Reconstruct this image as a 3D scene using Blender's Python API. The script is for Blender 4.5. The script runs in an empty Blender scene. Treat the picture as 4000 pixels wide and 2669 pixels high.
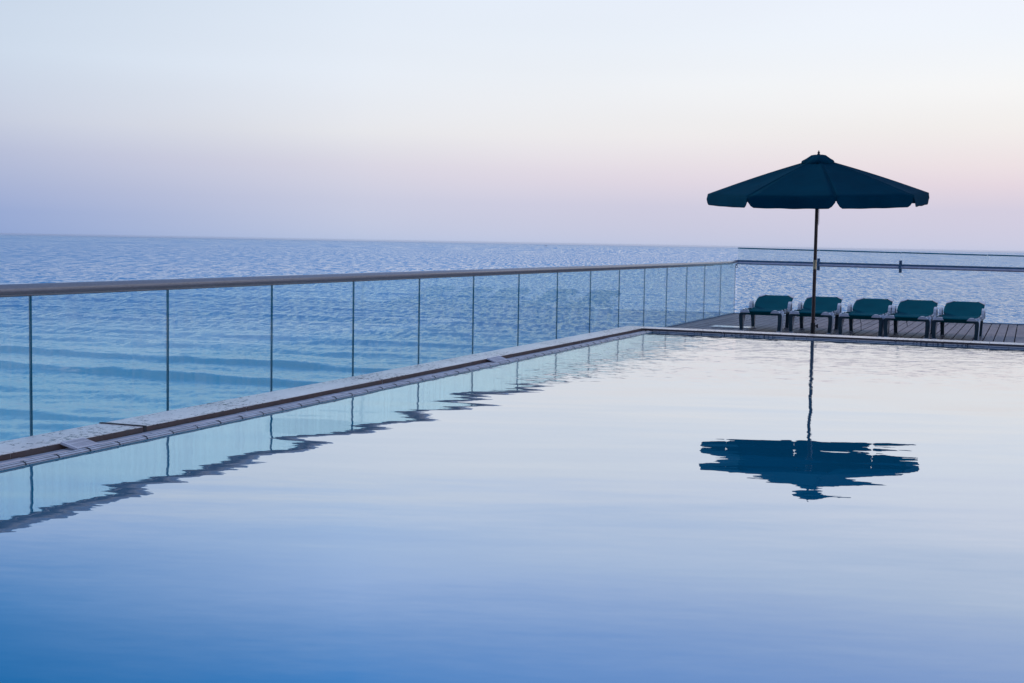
import bpy, math, random
import numpy as np
from mathutils import Vector, Matrix

R = math.radians
random.seed(7)
sc = bpy.context.scene
col = sc.collection

# ------------------------------------------------------------------ camera
CAM_P = dict(F=5284.25, yaw=R(20.886), pitch=R(-4.187), roll=R(1.006), loc=(5.654, -6.613, 1.375))
cam_d = bpy.data.cameras.new("camera")
cam = bpy.data.objects.new("camera", cam_d)
col.objects.link(cam)
sc.camera = cam
cam_d.sensor_width = 36.0
cam_d.lens = CAM_P['F'] * 36.0 / 4000.0
cam_d.clip_start = 0.05
cam_d.clip_end = 60000
_y, _p, _r = CAM_P['yaw'], CAM_P['pitch'], CAM_P['roll']
fwd = Vector((-math.sin(_y) * math.cos(_p), math.cos(_y) * math.cos(_p), math.sin(_p)))
rt = Vector((math.cos(_y), math.sin(_y), 0))
up = rt.cross(fwd)
r2 = rt * math.cos(_r) + up * math.sin(_r)
u2 = -rt * math.sin(_r) + up * math.cos(_r)
m = Matrix((r2, u2, -fwd)).transposed().to_4x4()
m.translation = Vector(CAM_P['loc'])
cam.matrix_world = m

# ------------------------------------------------------------------ render / exposure
sc.view_settings.view_transform = 'Standard'
sc.view_settings.look = 'None'
sc.view_settings.exposure = 0.0
sc.view_settings.gamma = 1.0


def lin(c):
    return tuple((x / 255 / 12.92 if x / 255 <= 0.04045 else ((x / 255 + 0.055) / 1.055) ** 2.4) for x in c)


# ------------------------------------------------------------------ world: dusk sky
world = bpy.data.worlds.new("World")
sc.world = world
world.use_nodes = True
nt = world.node_tree
nt.nodes.clear()
N = nt.nodes.new
L = nt.links.new


def math_node(nt, op, a, b=None, c=None, clamp=False):
    n = nt.nodes.new('ShaderNodeMath')
    n.operation = op
    n.use_clamp = clamp
    for i, v in enumerate((a, b, c)):
        if v is None:
            continue
        if isinstance(v, (int, float)):
            n.inputs[i].default_value = v
        else:
            nt.links.new(v, n.inputs[i])
    return n.outputs[0]


def ramp_node(nt, fac, stops):
    n = nt.nodes.new('ShaderNodeValToRGB')
    cr = n.color_ramp
    cr.interpolation = 'LINEAR'
    while len(cr.elements) > 1:
        cr.elements.remove(cr.elements[-1])
    for i, (pos, c) in enumerate(stops):
        e = cr.elements[0] if i == 0 else cr.elements.new(pos)
        e.position = pos
        e.color = (*c, 1)
    nt.links.new(fac, n.inputs[0])
    return n.outputs[0]


def mixc(nt, fac, a, b, mode='MIX'):
    n = nt.nodes.new('ShaderNodeMix')
    n.data_type = 'RGBA'
    n.blend_type = mode
    for sock, v in ((n.inputs[0], fac), (n.inputs[6], a), (n.inputs[7], b)):
        if isinstance(v, (int, float)):
            sock.default_value = v
        elif isinstance(v, tuple):
            sock.default_value = (*v, 1) if len(v) == 3 else v
        else:
            nt.links.new(v, sock)
    return n.outputs[2]


def maprange(nt, v, a, b, c=0.0, d=1.0, smooth=False):
    n = nt.nodes.new('ShaderNodeMapRange')
    n.clamp = True
    if smooth:
        n.interpolation_type = 'SMOOTHSTEP'
    nt.links.new(v, n.inputs[0])
    for i, x in enumerate((a, b, c, d)):
        n.inputs[i + 1].default_value = x
    return n.outputs[0]


tc = N('ShaderNodeTexCoord')
nrm = N('ShaderNodeVectorMath'); nrm.operation = 'NORMALIZE'
L(tc.outputs['Generated'], nrm.inputs[0])
sep = N('ShaderNodeSeparateXYZ')
L(nrm.outputs[0], sep.inputs[0])
elev = math_node(nt, 'ARCSINE', sep.outputs[2])
elev_deg = math_node(nt, 'MULTIPLY', elev, 180 / math.pi)
# compress: ramp position = (e/90)^0.5 keeps room near the horizon
ef = math_node(nt, 'POWER', math_node(nt, 'DIVIDE', math_node(nt, 'MAXIMUM', elev_deg, 0.0), 90.0), 0.5)
az = math_node(nt, 'MULTIPLY', math_node(nt, 'ARCTAN2', sep.outputs[0], sep.outputs[1]), 180 / math.pi)


def stops(lst):
    out = []
    for e, c in lst:
        out.append((math.sqrt(e / 90.0), c))
    return out


def s8(*c):
    return lin(c)


SKY_L = stops([(0.0, s8(144, 166, 211)), (0.9, s8(152, 170, 212)), (1.7, s8(166, 179, 215)), (3.3, s8(184, 192, 218)), (4.5, s8(199, 206, 224)),
               (7.1, s8(206, 219, 236)), (9.75, s8(200, 214, 232)), (11.8, (.34, .50, .80)), (14.5, (.12, .31, .67)), (18.3, (.01, .17, .50)),
               (30, (.08, .23, .55)), (60, (.15, .25, .48)), (90, (.16, .25, .46))])
SKY_M = stops([(0.0, s8(180, 195, 226)), (1.7, s8(200, 203, 224)), (3.1, s8(216, 214, 228)), (4.5, s8(230, 231, 236)), (6.9, s8(231, 238, 248)),
               (9.9, s8(224, 234, 247)), (12.4, (.55, .71, .98)), (14.5, (.49, .66, 1.0)), (18.2, (.12, .34, .80)),
               (30, (.15, .32, .64)), (60, (.17, .27, .50)), (90, (.16, .25, .46))])
SKY_R = stops([(0.0, s8(197, 203, 228)), (1.6, s8(214, 208, 226)), (2.6, s8(231, 217, 226)), (3.4, s8(238, 226, 229)), (4.9, s8(243, 239, 237)),
               (6.5, s8(245, 245, 245)), (8.6, s8(240, 245, 252)), (10.7, s8(238, 243, 254)), (13.5, (.68, .78, .95)), (17.5, (.38, .53, .92)),
               (30, (.32, .46, .76)), (60, (.21, .31, .55)), (90, (.16, .25, .46))])
cL = ramp_node(nt, ef, SKY_L)
cM = ramp_node(nt, ef, SKY_M)
cR = ramp_node(nt, ef, SKY_R)
f1 = maprange(nt, az, -42, -27.5)
f2 = math_node(nt, 'POWER', maprange(nt, az, -27.5, 0), 0.7)
c12 = mixc(nt, f1, cL, cM)
c123 = mixc(nt, f2, c12, cR)
# away from the afterglow the sky darkens round to the east, behind the camera
d_az = math_node(nt, 'ABSOLUTE', math_node(nt, 'SUBTRACT', math_node(nt, 'WRAP', math_node(nt, 'SUBTRACT', az, 30.0), 180.0, -180.0), 0.0))
east = maprange(nt, d_az, 75, 150, smooth=True)
cE = ramp_node(nt, ef, stops([(0, (.13, .17, .31)), (6, (.15, .20, .34)), (15, (.09, .15, .30)), (40, (.08, .14, .30)), (90, (.16, .25, .46))]))
csky = mixc(nt, east, c123, cE)
# faint unevenness of thin high haze
nz = N('ShaderNodeTexNoise'); nz.inputs['Scale'].default_value = 2.2; nz.inputs['Detail'].default_value = 2
mp = N('ShaderNodeMapping'); mp.inputs['Scale'].default_value = (1, 1, 6)
L(nrm.outputs[0], mp.inputs[0]); L(mp.outputs[0], nz.inputs['Vector'])
nf = maprange(nt, nz.outputs['Fac'], 0.3, 0.7, 0.975, 1.02)
csky = mixc(nt, 1.0, csky, nf, 'MULTIPLY')
below = maprange(nt, elev_deg, -1.5, -0.3)
cfin = mixc(nt, below, (.03, .07, .14), csky)
bg = N('ShaderNodeBackground')
L(cfin, bg.inputs[0]); bg.inputs[1].default_value = 1.0
wo = N('ShaderNodeOutputWorld'); L(bg.outputs[0], wo.inputs[0])

# added soft twilight key from the left, standing in for the afterglow
key_d = bpy.data.lights.new("sun", 'SUN')
key_d.energy = 1.6
key_d.angle = R(16)
key_d.color = (1.0, 0.86, 0.84)
sun = bpy.data.objects.new("sun", key_d)
col.objects.link(sun)
saz, sel = R(-75), R(30)
sdir = Vector((math.sin(saz) * math.cos(sel), math.cos(saz) * math.cos(sel), math.sin(sel)))
sun.rotation_euler = sdir.to_track_quat('Z', 'Y').to_euler()


# ------------------------------------------------------------------ helpers
class MB:
    """collects shapes, then links them as one mesh object"""

    def __init__(s):
        s.v = []; s.f = []; s.mi = []; s.sm = []

    def add(s, vs, fs, mi=0, smooth=False):
        b = len(s.v)
        s.v += [tuple(p) for p in vs]
        s.f += [tuple(i + b for i in f) for f in fs]
        s.mi += [mi] * len(fs)
        s.sm += [smooth] * len(fs)

    def box(s, x0, x1, y0, y1, z0, z1, mi=0, M=None):
        vs = [Vector((x, y, z)) for z in (z0, z1) for y in (y0, y1) for x in (x0, x1)]
        if M is not None:
            vs = [M @ v for v in vs]
        s.add(vs, [(0, 2, 3, 1), (4, 5, 7, 6), (0, 1, 5, 4), (2, 6, 7, 3), (0, 4, 6, 2), (1, 3, 7, 5)], mi)

    def prism(s, pts, t0, t1, frame, mi=0, smooth=False):
        """2-D outline pts extruded from t0 to t1; frame(a,b,t)->xyz"""
        n = len(pts)
        vs = [frame(a, b, t0) for a, b in pts] + [frame(a, b, t1) for a, b in pts]
        s.add(vs, [tuple(range(n - 1, -1, -1)), tuple(range(n, 2 * n))], mi)
        s.add(vs, [(i, (i + 1) % n, n + (i + 1) % n, n + i) for i in range(n)], mi, smooth)

    def tube(s, path, rad, n=12, mi=0, caps=True, sx=1.0, sy=1.0):
        """round bar along a path; rad float or list"""
        P = [Vector(p) for p in path]
        k = len(P)
        rads = rad if isinstance(rad, (list, tuple)) else [rad] * k
        rings = []
        prev = None
        for i in range(k):
            d = (P[min(i + 1, k - 1)] - P[max(i - 1, 0)]).normalized()
            if prev is None:
                ref = Vector((0, 0, 1)) if abs(d.z) < 0.9 else Vector((1, 0, 0))
                a = d.cross(ref).normalized()
            else:
                a = (prev - d * prev.dot(d)).normalized()
            prev = a
            b = a.cross(d).normalized()
            rings.append([P[i] + (a * math.cos(2 * math.pi * j / n) * sx + b * math.sin(2 * math.pi * j / n) * sy) * rads[i] for j in range(n)])
        vs = [v for r_ in rings for v in r_]
        fs = []
        for i in range(k - 1):
            for j in range(n):
                j2 = (j + 1) % n
                fs.append((i * n + j, i * n + j2, (i + 1) * n + j2, (i + 1) * n + j))
        s.add(vs, fs, mi, True)
        if caps:
            s.add(rings[0], [tuple(range(n - 1, -1, -1))], mi)
            s.add(rings[-1], [tuple(range(n))], mi)

    def lathe(s, prof, c, n=20, mi=0):
        vs = []; fs = []
        for r_, z in prof:
            for j in range(n):
                t = 2 * math.pi * j / n
                vs.append((c[0] + r_ * math.cos(t), c[1] + r_ * math.sin(t), c[2] + z))
        for i in range(len(prof) - 1):
            for j in range(n):
                j2 = (j + 1) % n
                fs.append((i * n + j, i * n + j2, (i + 1) * n + j2, (i + 1) * n + j))
        s.add(vs, fs, mi, True)
        k = len(prof)
        s.add(vs[:n], [tuple(range(n - 1, -1, -1))], mi)
        s.add(vs[(k - 1) * n:], [tuple(range(n))], mi)

    def build(s, name, mats, parent=None, bevel=0.0, recalc=True):
        me = bpy.data.meshes.new(name)
        me.from_pydata(s.v, [], s.f)
        for p, mi, smo in zip(me.polygons, s.mi, s.sm):
            p.material_index = mi
            p.use_smooth = smo
        if not isinstance(mats, (list, tuple)):
            mats = [mats]
        for m_ in mats:
            me.materials.append(m_)
        me.update()
        if recalc:
            import bmesh
            bm = bmesh.new(); bm.from_mesh(me)
            bmesh.ops.recalc_face_normals(bm, faces=bm.faces[:])
            bm.to_mesh(me); bm.free()
        o = bpy.data.objects.new(name, me)
        col.objects.link(o)
        if parent is not None:
            o.parent = parent
        if bevel > 0:
            bv = o.modifiers.new("bevel", 'BEVEL')
            bv.width = bevel; bv.segments = 2; bv.limit_method = 'ANGLE'; bv.angle_limit = R(40)
        return o


def empty(name, loc=(0, 0, 0), rz=0.0):
    o = bpy.data.objects.new(name, None)
    o.location = loc
    o.rotation_euler = (0, 0, rz)
    o.empty_display_size = 0.2
    col.objects.link(o)
    return o


def tag(o, label=None, cat=None, group=None, kind=None):
    if label: o['label'] = label
    if cat: o['category'] = cat
    if group: o['group'] = group
    if kind: o['kind'] = kind
    return o


def copy_tree(o, parent=None):
    c = o.copy()
    col.objects.link(c)
    c.parent = parent
    for ch in list(o.children):
        if ch.parent is o:
            copy_tree(ch, c)
    return c


# ------------------------------------------------------------------ materials
def new_mat(name):
    m_ = bpy.data.materials.new(name)
    m_.use_nodes = True
    m_.node_tree.nodes.clear()
    return m_, m_.node_tree


def out(nt, shader):
    o = nt.nodes.new('ShaderNodeOutputMaterial')
    nt.links.new(shader, o.inputs[0])


def objpos(nt):
    g = nt.nodes.new('ShaderNodeNewGeometry')
    return g.outputs['Position']


def texobj(nt):
    return nt.nodes.new('ShaderNodeTexCoord').outputs['Object']


def noise(nt, vec, scale, detail=2, rough=0.5, sc3=None, w=None):
    if sc3:
        mpn = nt.nodes.new('ShaderNodeMapping')
        mpn.inputs['Scale'].default_value = sc3
        nt.links.new(vec, mpn.inputs[0]); vec = mpn.outputs[0]
    n = nt.nodes.new('ShaderNodeTexNoise')
    n.inputs['Scale'].default_value = scale
    n.inputs['Detail'].default_value = detail
    n.inputs['Roughness'].default_value = rough
    nt.links.new(vec, n.inputs['Vector'])
    return n


def pbr(name, color, rough=0.5, metal=0.0, var=0.0, vscale=20, bump=0.0, bscale=60, spec=0.5, sc3=None, color2=None):
    m_, t = new_mat(name)
    b = t.nodes.new('ShaderNodeBsdfPrincipled')
    b.inputs['Roughness'].default_value = rough
    b.inputs['Metallic'].default_value = metal
    b.inputs['Specular IOR Level'].default_value = spec
    v = texobj(t)
    if var > 0 or color2:
        n = noise(t, v, vscale, 3, 0.6, sc3)
        c2 = color2 if color2 else tuple(x * (1 - var) for x in color)
        c = mixc(t, maprange(t, n.outputs['Fac'], 0.35, 0.65), color, c2)
        t.links.new(c, b.inputs['Base Color'])
        rr = maprange(t, n.outputs['Fac'], 0.3, 0.7, rough * 0.85, min(1, rough * 1.15))
        t.links.new(rr, b.inputs['Roughness'])
    else:
        b.inputs['Base Color'].default_value = (*color, 1)
    if bump > 0:
        n2 = noise(t, v, bscale, 3, 0.6, sc3)
        bp = t.nodes.new('ShaderNodeBump')
        bp.inputs['Strength'].default_value = 1.0
        bp.inputs['Distance'].default_value = bump
        t.links.new(n2.outputs['Fac'], bp.inputs['Height'])
        t.links.new(bp.outputs[0], b.inputs['Normal'])
    out(t, b.outputs[0])
    return m_


def slope_normal(t, terms, base=None):
    """normal tilted by small slope fields; terms = [(noise Color output, ampx, ampy, factor or None)]"""
    acc = None
    for c, ax, ay, fac in terms:
        s = t.nodes.new('ShaderNodeVectorMath'); s.operation = 'SUBTRACT'
        t.links.new(c, s.inputs[0]); s.inputs[1].default_value = (.5, .5, .5)
        k = t.nodes.new('ShaderNodeVectorMath'); k.operation = 'MULTIPLY'
        t.links.new(s.outputs[0], k.inputs[0]); k.inputs[1].default_value = (ax, ay, 0)
        o = k.outputs[0]
        if fac is not None:
            q = t.nodes.new('ShaderNodeVectorMath'); q.operation = 'SCALE'
            t.links.new(o, q.inputs[0]); t.links.new(fac, q.inputs['Scale'])
            o = q.outputs[0]
        if acc is None:
            acc = o
        else:
            a = t.nodes.new('ShaderNodeVectorMath'); a.operation = 'ADD'
            t.links.new(acc, a.inputs[0]); t.links.new(o, a.inputs[1]); acc = a.outputs[0]
    if base is None:
        base = t.nodes.new('ShaderNodeNewGeometry').outputs['Normal']
    a = t.nodes.new('ShaderNodeVectorMath'); a.operation = 'ADD'
    t.links.new(acc, a.inputs[0]); t.links.new(base, a.inputs[1])
    n = t.nodes.new('ShaderNodeVectorMath'); n.operation = 'NORMALIZE'
    t.links.new(a.outputs[0], n.inputs[0])
    return n.outputs[0]


# --- sea
def mat_sea():
    m_, t = new_mat("sea_water")
    P = objpos(t)
    sp = t.nodes.new('ShaderNodeSeparateXYZ'); t.links.new(P, sp.inputs[0])
    ln = t.nodes.new('ShaderNodeVectorMath'); ln.operation = 'LENGTH'; t.links.new(P, ln.inputs[0])
    dist = ln.outputs['Value']
    def band(d0, d1, d2, d3):
        return math_node(t, 'MULTIPLY', maprange(t, dist, d0, d1, 0, 1), maprange(t, dist, d2, d3, 1, 0))
    n1 = noise(t, P, 0.30, 3, 0.6, (1, 1, 1))
    n2 = noise(t, P, 1.5, 3, 0.7, (1.0, .5, 1))
    n3 = noise(t, P, 4.5, 2, 0.6, (1, .6, 1))
    rot = t.nodes.new('ShaderNodeMapping'); rot.inputs['Rotation'].default_value = (0, 0, R(-16))
    t.links.new(P, rot.inputs[0]); PR = rot.outputs[0]
    nb = noise(t, PR, 0.9, 4, 0.72, (1.0, .18, 1))
    nc = noise(t, PR, 0.58, 4, 0.72, (1.0, .07, 1))
    nd = noise(t, PR, 0.22, 4, 0.72, (1.0, .025, 1))
    n4 = noise(t, P, 0.02, 3, 0.6, (.5, 1, 1))
    patch = maprange(t, n4.outputs['Fac'], 0.35, 0.65, 0.75, 1.25)
    shore = maprange(t, sp.outputs[1], 75, 190, 0.46, 1.0)
    pfar = maprange(t, dist, 250, 600, 1, 0)
    patch = math_node(t, 'ADD', 1.0, math_node(t, 'MULTIPLY', math_node(t, 'SUBTRACT', patch, 1.0), pfar))
    amp = math_node(t, 'MULTIPLY', patch, shore)
    aA = math_node(t, 'MULTIPLY', amp, maprange(t, dist, 200, 420, 1, .45))
    nn = slope_normal(t, [(n1.outputs['Color'], .06, .09, aA), (n2.outputs['Color'], .30, .60, aA), (n3.outputs['Color'], .28, .40, aA),
                          (nb.outputs['Color'], .30, .80, math_node(t, 'MULTIPLY', amp, band(110, 220, 500, 900))),
                          (nc.outputs['Color'], .25, .85, math_node(t, 'MULTIPLY', amp, band(350, 600, 1800, 3000))),
                          (nd.outputs['Color'], .2, .55, math_node(t, 'MULTIPLY', amp, band(1200, 2500, 9000, 14000)))])
    # facets turned to the shore are the ones seen
    bsc = t.nodes.new('ShaderNodeVectorMath'); bsc.operation = 'SCALE'
    bsc.inputs[0].default_value = (.02, -.085, 0); t.links.new(math_node(t, 'MULTIPLY', maprange(t, sp.outputs[1], 75, 190, .25, 1.0), maprange(t, dist, 250, 900, 1.0, 1.35)), bsc.inputs['Scale'])
    bia = t.nodes.new('ShaderNodeVectorMath'); bia.operation = 'ADD'
    t.links.new(nn, bia.inputs[0]); t.links.new(bsc.outputs[0], bia.inputs[1])
    bn = t.nodes.new('ShaderNodeVectorMath'); bn.operation = 'NORMALIZE'
    t.links.new(bia.outputs[0], bn.inputs[0]); nn = bn.outputs[0]
    fr = t.nodes.new('ShaderNodeFresnel'); fr.inputs['IOR'].default_value = 1.34
    t.links.new(nn, fr.inputs['Normal'])
    gl = t.nodes.new('ShaderNodeBsdfGlossy'); gl.inputs['Roughness'].default_value = 0.12
    gl.inputs['Color'].default_value = (1, 1, 1, 1)
    t.links.new(nn, gl.inputs['Normal'])
    df = t.nodes.new('ShaderNodeBsdfDiffuse')
    sand = noise(t, P, 0.035, 3, 0.55, (0.35, 1, 1))
    shallow = maprange(t, math_node(t, 'ADD', sp.outputs[1], math_node(t, 'MULTIPLY', sand.outputs['Fac'], 60)), 95, 240, 0, 1)
    body = ramp_node(t, shallow, [(0, (.22, .60, .70)), (.35, (.11, .47, .62)), (1, (.07, .28, .56))])
    t.links.new(body, df.inputs[0])
    mx = t.nodes.new('ShaderNodeMixShader')
    t.links.new(fr.outputs[0], mx.inputs[0]); t.links.new(df.outputs[0], mx.inputs[1]); t.links.new(gl.outputs[0], mx.inputs[2])
    # thin foam on the tops of the swell, from the mesh's own foam attribute
    at = t.nodes.new('ShaderNodeAttribute'); at.attribute_name = 'foam'
    nfz = noise(t, P, 1.3, 4, 0.7, (0.5, 1, 1))
    ff = math_node(t, 'MULTIPLY', at.outputs['Fac'], maprange(t, nfz.outputs['Fac'], 0.45, 0.62), clamp=True)
    fd = t.nodes.new('ShaderNodeBsdfDiffuse'); fd.inputs[0].default_value = (.75, .78, .8, 1)
    m2 = t.nodes.new('ShaderNodeMixShader')
    t.links.new(ff, m2.inputs[0]); t.links.new(mx.outputs[0], m2.inputs[1]); t.links.new(fd.outputs[0], m2.inputs[2])
    out(t, m2.outputs[0])
    return m_


# --- pool water
def mat_pool():
    m_, t = new_mat("pool_water")
    P = objpos(t)
    # turn the coordinates so y runs along the view: long crests lie across it
    mpn = t.nodes.new('ShaderNodeMapping'); mpn.vector_type = 'POINT'
    mpn.inputs['Rotation'].default_value = (0, 0, R(-17))
    mpn.inputs['Location'].default_value = (5.1, 2.4, 0)
    t.links.new(P, mpn.inputs[0]); V = mpn.outputs[0]
    n1 = noise(t, V, 1.0, 1, 0.4, (0.55, 2.9, 1))
    n2 = noise(t, V, 3.0, 2, 0.5, (0.45, 2.2, 1))
    n3 = noise(t, V, 14.0, 2, 0.6, (0.5, 1.6, 1))
    # wind-ruffled far water, with a fairly sharp diagonal border
    sp = t.nodes.new('ShaderNodeSeparateXYZ'); t.links.new(P, sp.inputs[0])
    wob = noise(t, P, 0.9, 3, 0.6)
    k = math_node(t, 'SUBTRACT', sp.outputs[1], math_node(t, 'MULTIPLY', sp.outputs[0], RUF[0]))
    k = math_node(t, 'ADD', k, math_node(t, 'MULTIPLY', math_node(t, 'SUBTRACT', wob.outputs['Fac'], .5), 2.0))
    ruf = maprange(t, k, RUF[1] - .35, RUF[1] + .9, 0, 1, smooth=True)
    calm = maprange(t, k, RUF[1] - .3, RUF[1] + .6, 1.0, 0.6)
    calm = math_node(t, 'MULTIPLY', calm, maprange(t, sp.outputs[1], -3.4, -.6, .35, 1.0))
    nn = slope_normal(t, [(n1.outputs['Color'], .013, .034, calm), (n2.outputs['Color'], .018, .024, calm), (n3.outputs['Color'], .05, .085, ruf),
                          (n3.outputs['Color'], .013, .008, None)])
    fr = t.nodes.new('ShaderNodeFresnel'); fr.inputs['IOR'].default_value = 1.33
    t.links.new(nn, fr.inputs['Normal'])
    fac = math_node(t, 'POWER', fr.outputs[0], POOL_POW, clamp=True)
    gl = t.nodes.new('ShaderNodeBsdfGlossy'); gl.inputs['Roughness'].default_value = 0.0
    gl.inputs['Color'].default_value = (1, 1, 1, 1)
    t.links.new(nn, gl.inputs['Normal'])
    df = t.nodes.new('ShaderNodeBsdfDiffuse'); df.inputs[0].default_value = (.004, .19, .38, 1)
    mx = t.nodes.new('ShaderNodeMixShader')
    t.links.new(fac, mx.inputs[0]); t.links.new(df.outputs[0], mx.inputs[1]); t.links.new(gl.outputs[0], mx.inputs[2])
    out(t, mx.outputs[0])
    return m_


RUF = (0.32, 1.9)      # border of the ruffled water: y - RUF[0]*x = RUF[1]
POOL_POW = 0.38


# --- glass
def mat_glass(name, tint, film=0.03, streak=0.05):
    m_, t = new_mat(name)
    P = texobj(t)
    tr = t.nodes.new('ShaderNodeBsdfTransparent'); tr.inputs[0].default_value = (*tint, 1)
    gl = t.nodes.new('ShaderNodeBsdfGlossy'); gl.inputs['Roughness'].default_value = 0.0
    fr = t.nodes.new('ShaderNodeFresnel'); fr.inputs['IOR'].default_value = 1.5
    # Fresnel from the geometric side facing the ray: inner faces count as outer ones
    g = t.nodes.new('ShaderNodeNewGeometry')
    ior = mixc(t, g.outputs['Backfacing'], (1.5, 1.5, 1.5), (1.5, 1.5, 1.5))
    lw = t.nodes.new('ShaderNodeLayerWeight'); lw.inputs[0].default_value = 0.5
    # Schlick
    f5 = math_node(t, 'POWER', lw.outputs['Facing'], 5.0)
    fs = math_node(t, 'ADD', math_node(t, 'MULTIPLY', f5, 0.96), 0.04)
    mx = t.nodes.new('ShaderNodeMixShader')
    t.links.new(fs, mx.inputs[0]); t.links.new(tr.outputs[0], mx.inputs[1]); t.links.new(gl.outputs[0], mx.inputs[2])
    # dried salt: thin vertical streaks and fine specks
    n = noise(t, P, 30, 3, 0.7, (1, 1, 0.06))
    n2 = noise(t, P, 2.5, 2, 0.6)
    n3 = noise(t, P, 90, 2, 0.6)
    a = maprange(t, n.outputs['Fac'], 0.4, 0.75, 0, streak)
    b = maprange(t, n2.outputs['Fac'], 0.35, 0.7, 0, film)
    c = maprange(t, n3.outputs['Fac'], 0.68, 0.78, 0, streak)
    fac = math_node(t, 'ADD', math_node(t, 'ADD', a, b), math_node(t, 'ADD', c, film * .3))
    df = t.nodes.new('ShaderNodeBsdfDiffuse'); df.inputs[0].default_value = (.75, .8, .85, 1)
    tl = t.nodes.new('ShaderNodeBsdfTranslucent'); tl.inputs[0].default_value = (.75, .8, .85, 1)
    dm = t.nodes.new('ShaderNodeMixShader'); dm.inputs[0].default_value = .5
    t.links.new(df.outputs[0], dm.inputs[1]); t.links.new(tl.outputs[0], dm.inputs[2])
    m2 = t.nodes.new('ShaderNodeMixShader')
    t.links.new(fac, m2.inputs[0]); t.links.new(mx.outputs[0], m2.inputs[1]); t.links.new(dm.outputs[0], m2.inputs[2])
    out(t, m2.outputs[0])
    return m_


# --- travertine coping with pits
def mat_travertine():
    m_, t = new_mat("travertine")
    P = objpos(t)
    b = t.nodes.new('ShaderNodeBsdfPrincipled'); b.inputs['Roughness'].default_value = 0.27
    big = noise(t, P, 3.0, 4, 0.6, (1, .5, 1))
    base = mixc(t, maprange(t, big.outputs['Fac'], .35, .65), (.86, .82, .80), (.74, .69, .68))
    vein = noise(t, P, 9, 5, 0.7, (2.2, 0.5, 1))
    base = mixc(t, maprange(t, vein.outputs['Fac'], .5, .7, 0, .35), base, (.88, .84, .82))
    # pits: small dark holes drawn out along the slab, in clusters
    pit = noise(t, P, 44, 3, 0.65, (1.0, 0.6, 1))
    clus = noise(t, P, 2.2, 2, 0.5, (1.0, .7, 1))
    thr = maprange(t, clus.outputs['Fac'], .38, .62, .645, .54)
    pm = math_node(t, 'MULTIPLY', math_node(t, 'SUBTRACT', pit.outputs['Fac'], thr), 30.0, clamp=True)
    base = mixc(t, math_node(t, 'MULTIPLY', pm, .85), base, (.035, .035, .05))
    # grey wear stains
    st = noise(t, P, 1.1, 4, .7)
    base = mixc(t, maprange(t, st.outputs['Fac'], .52, .75, 0, .3), base, (.50, .48, .50))
    t.links.new(base, b.inputs['Base Color'])
    bp = t.nodes.new('ShaderNodeBump'); bp.inputs['Distance'].default_value = 0.004; bp.inputs['Strength'].default_value = 1
    hh = math_node(t, 'SUBTRACT', math_node(t, 'MULTIPLY', vein.outputs['Fac'], .3), pm)
    t.links.new(hh, bp.inputs['Height']); t.links.new(bp.outputs[0], b.inputs['Normal'])
    out(t, b.outputs[0])
    return m_


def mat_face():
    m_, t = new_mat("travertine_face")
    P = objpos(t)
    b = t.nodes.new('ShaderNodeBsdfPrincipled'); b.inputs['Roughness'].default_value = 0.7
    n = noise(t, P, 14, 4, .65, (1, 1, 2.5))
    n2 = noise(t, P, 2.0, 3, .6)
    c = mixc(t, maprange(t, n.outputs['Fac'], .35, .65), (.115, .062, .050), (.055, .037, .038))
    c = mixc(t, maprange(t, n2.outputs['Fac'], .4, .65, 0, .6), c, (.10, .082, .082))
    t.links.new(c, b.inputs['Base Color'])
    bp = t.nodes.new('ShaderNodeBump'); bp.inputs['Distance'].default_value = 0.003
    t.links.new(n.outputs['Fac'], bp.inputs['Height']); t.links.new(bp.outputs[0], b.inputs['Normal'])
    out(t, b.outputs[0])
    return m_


def mat_deck():
    m_, t = new_mat("weathered_boards")
    P = objpos(t)
    sp = t.nodes.new('ShaderNodeSeparateXYZ'); t.links.new(P, sp.inputs[0])
    idx = math_node(t, 'FLOOR', math_node(t, 'DIVIDE', sp.outputs[0], BP))
    wn = t.nodes.new('ShaderNodeTexWhiteNoise'); wn.noise_dimensions = '1D'
    t.links.new(idx, wn.inputs['W'])
    b = t.nodes.new('ShaderNodeBsdfPrincipled'); b.inputs['Roughness'].default_value = 0.55
    # offset grain per board
    cmb = t.nodes.new('ShaderNodeCombineXYZ')
    t.links.new(sp.outputs[0], cmb.inputs[0])
    t.links.new(math_node(t, 'ADD', sp.outputs[1], math_node(t, 'MULTIPLY', wn.outputs['Value'], 37)), cmb.inputs[1])
    grain = noise(t, cmb.outputs[0], 30, 4, .6, (1.6, .08, 1))
    blot = noise(t, cmb.outputs[0], 2.2, 4, .65, (1, .6, 1))
    cross = noise(t, cmb.outputs[0], 9, 3, .6, (.3, 1.4, 1))
    c = mixc(t, wn.outputs['Value'], (.20, .165, .185), (.13, .112, .14))
    c = mixc(t, maprange(t, grain.outputs['Fac'], .35, .65, 0, .55), c, (.27, .23, .25))
    c = mixc(t, maprange(t, blot.outputs['Fac'], .45, .7, 0, .7), c, (.085, .07, .085))
    c = mixc(t, maprange(t, cross.outputs['Fac'], .5, .7, 0, .4), c, (.30, .27, .30))
    t.links.new(c, b.inputs['Base Color'])
    bp = t.nodes.new('ShaderNodeBump'); bp.inputs['Distance'].default_value = 0.004
    t.links.new(grain.outputs['Fac'], bp.inputs['Height']); t.links.new(bp.outputs[0], b.inputs['Normal'])
    out(t, b.outputs[0])
    return m_


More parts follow.
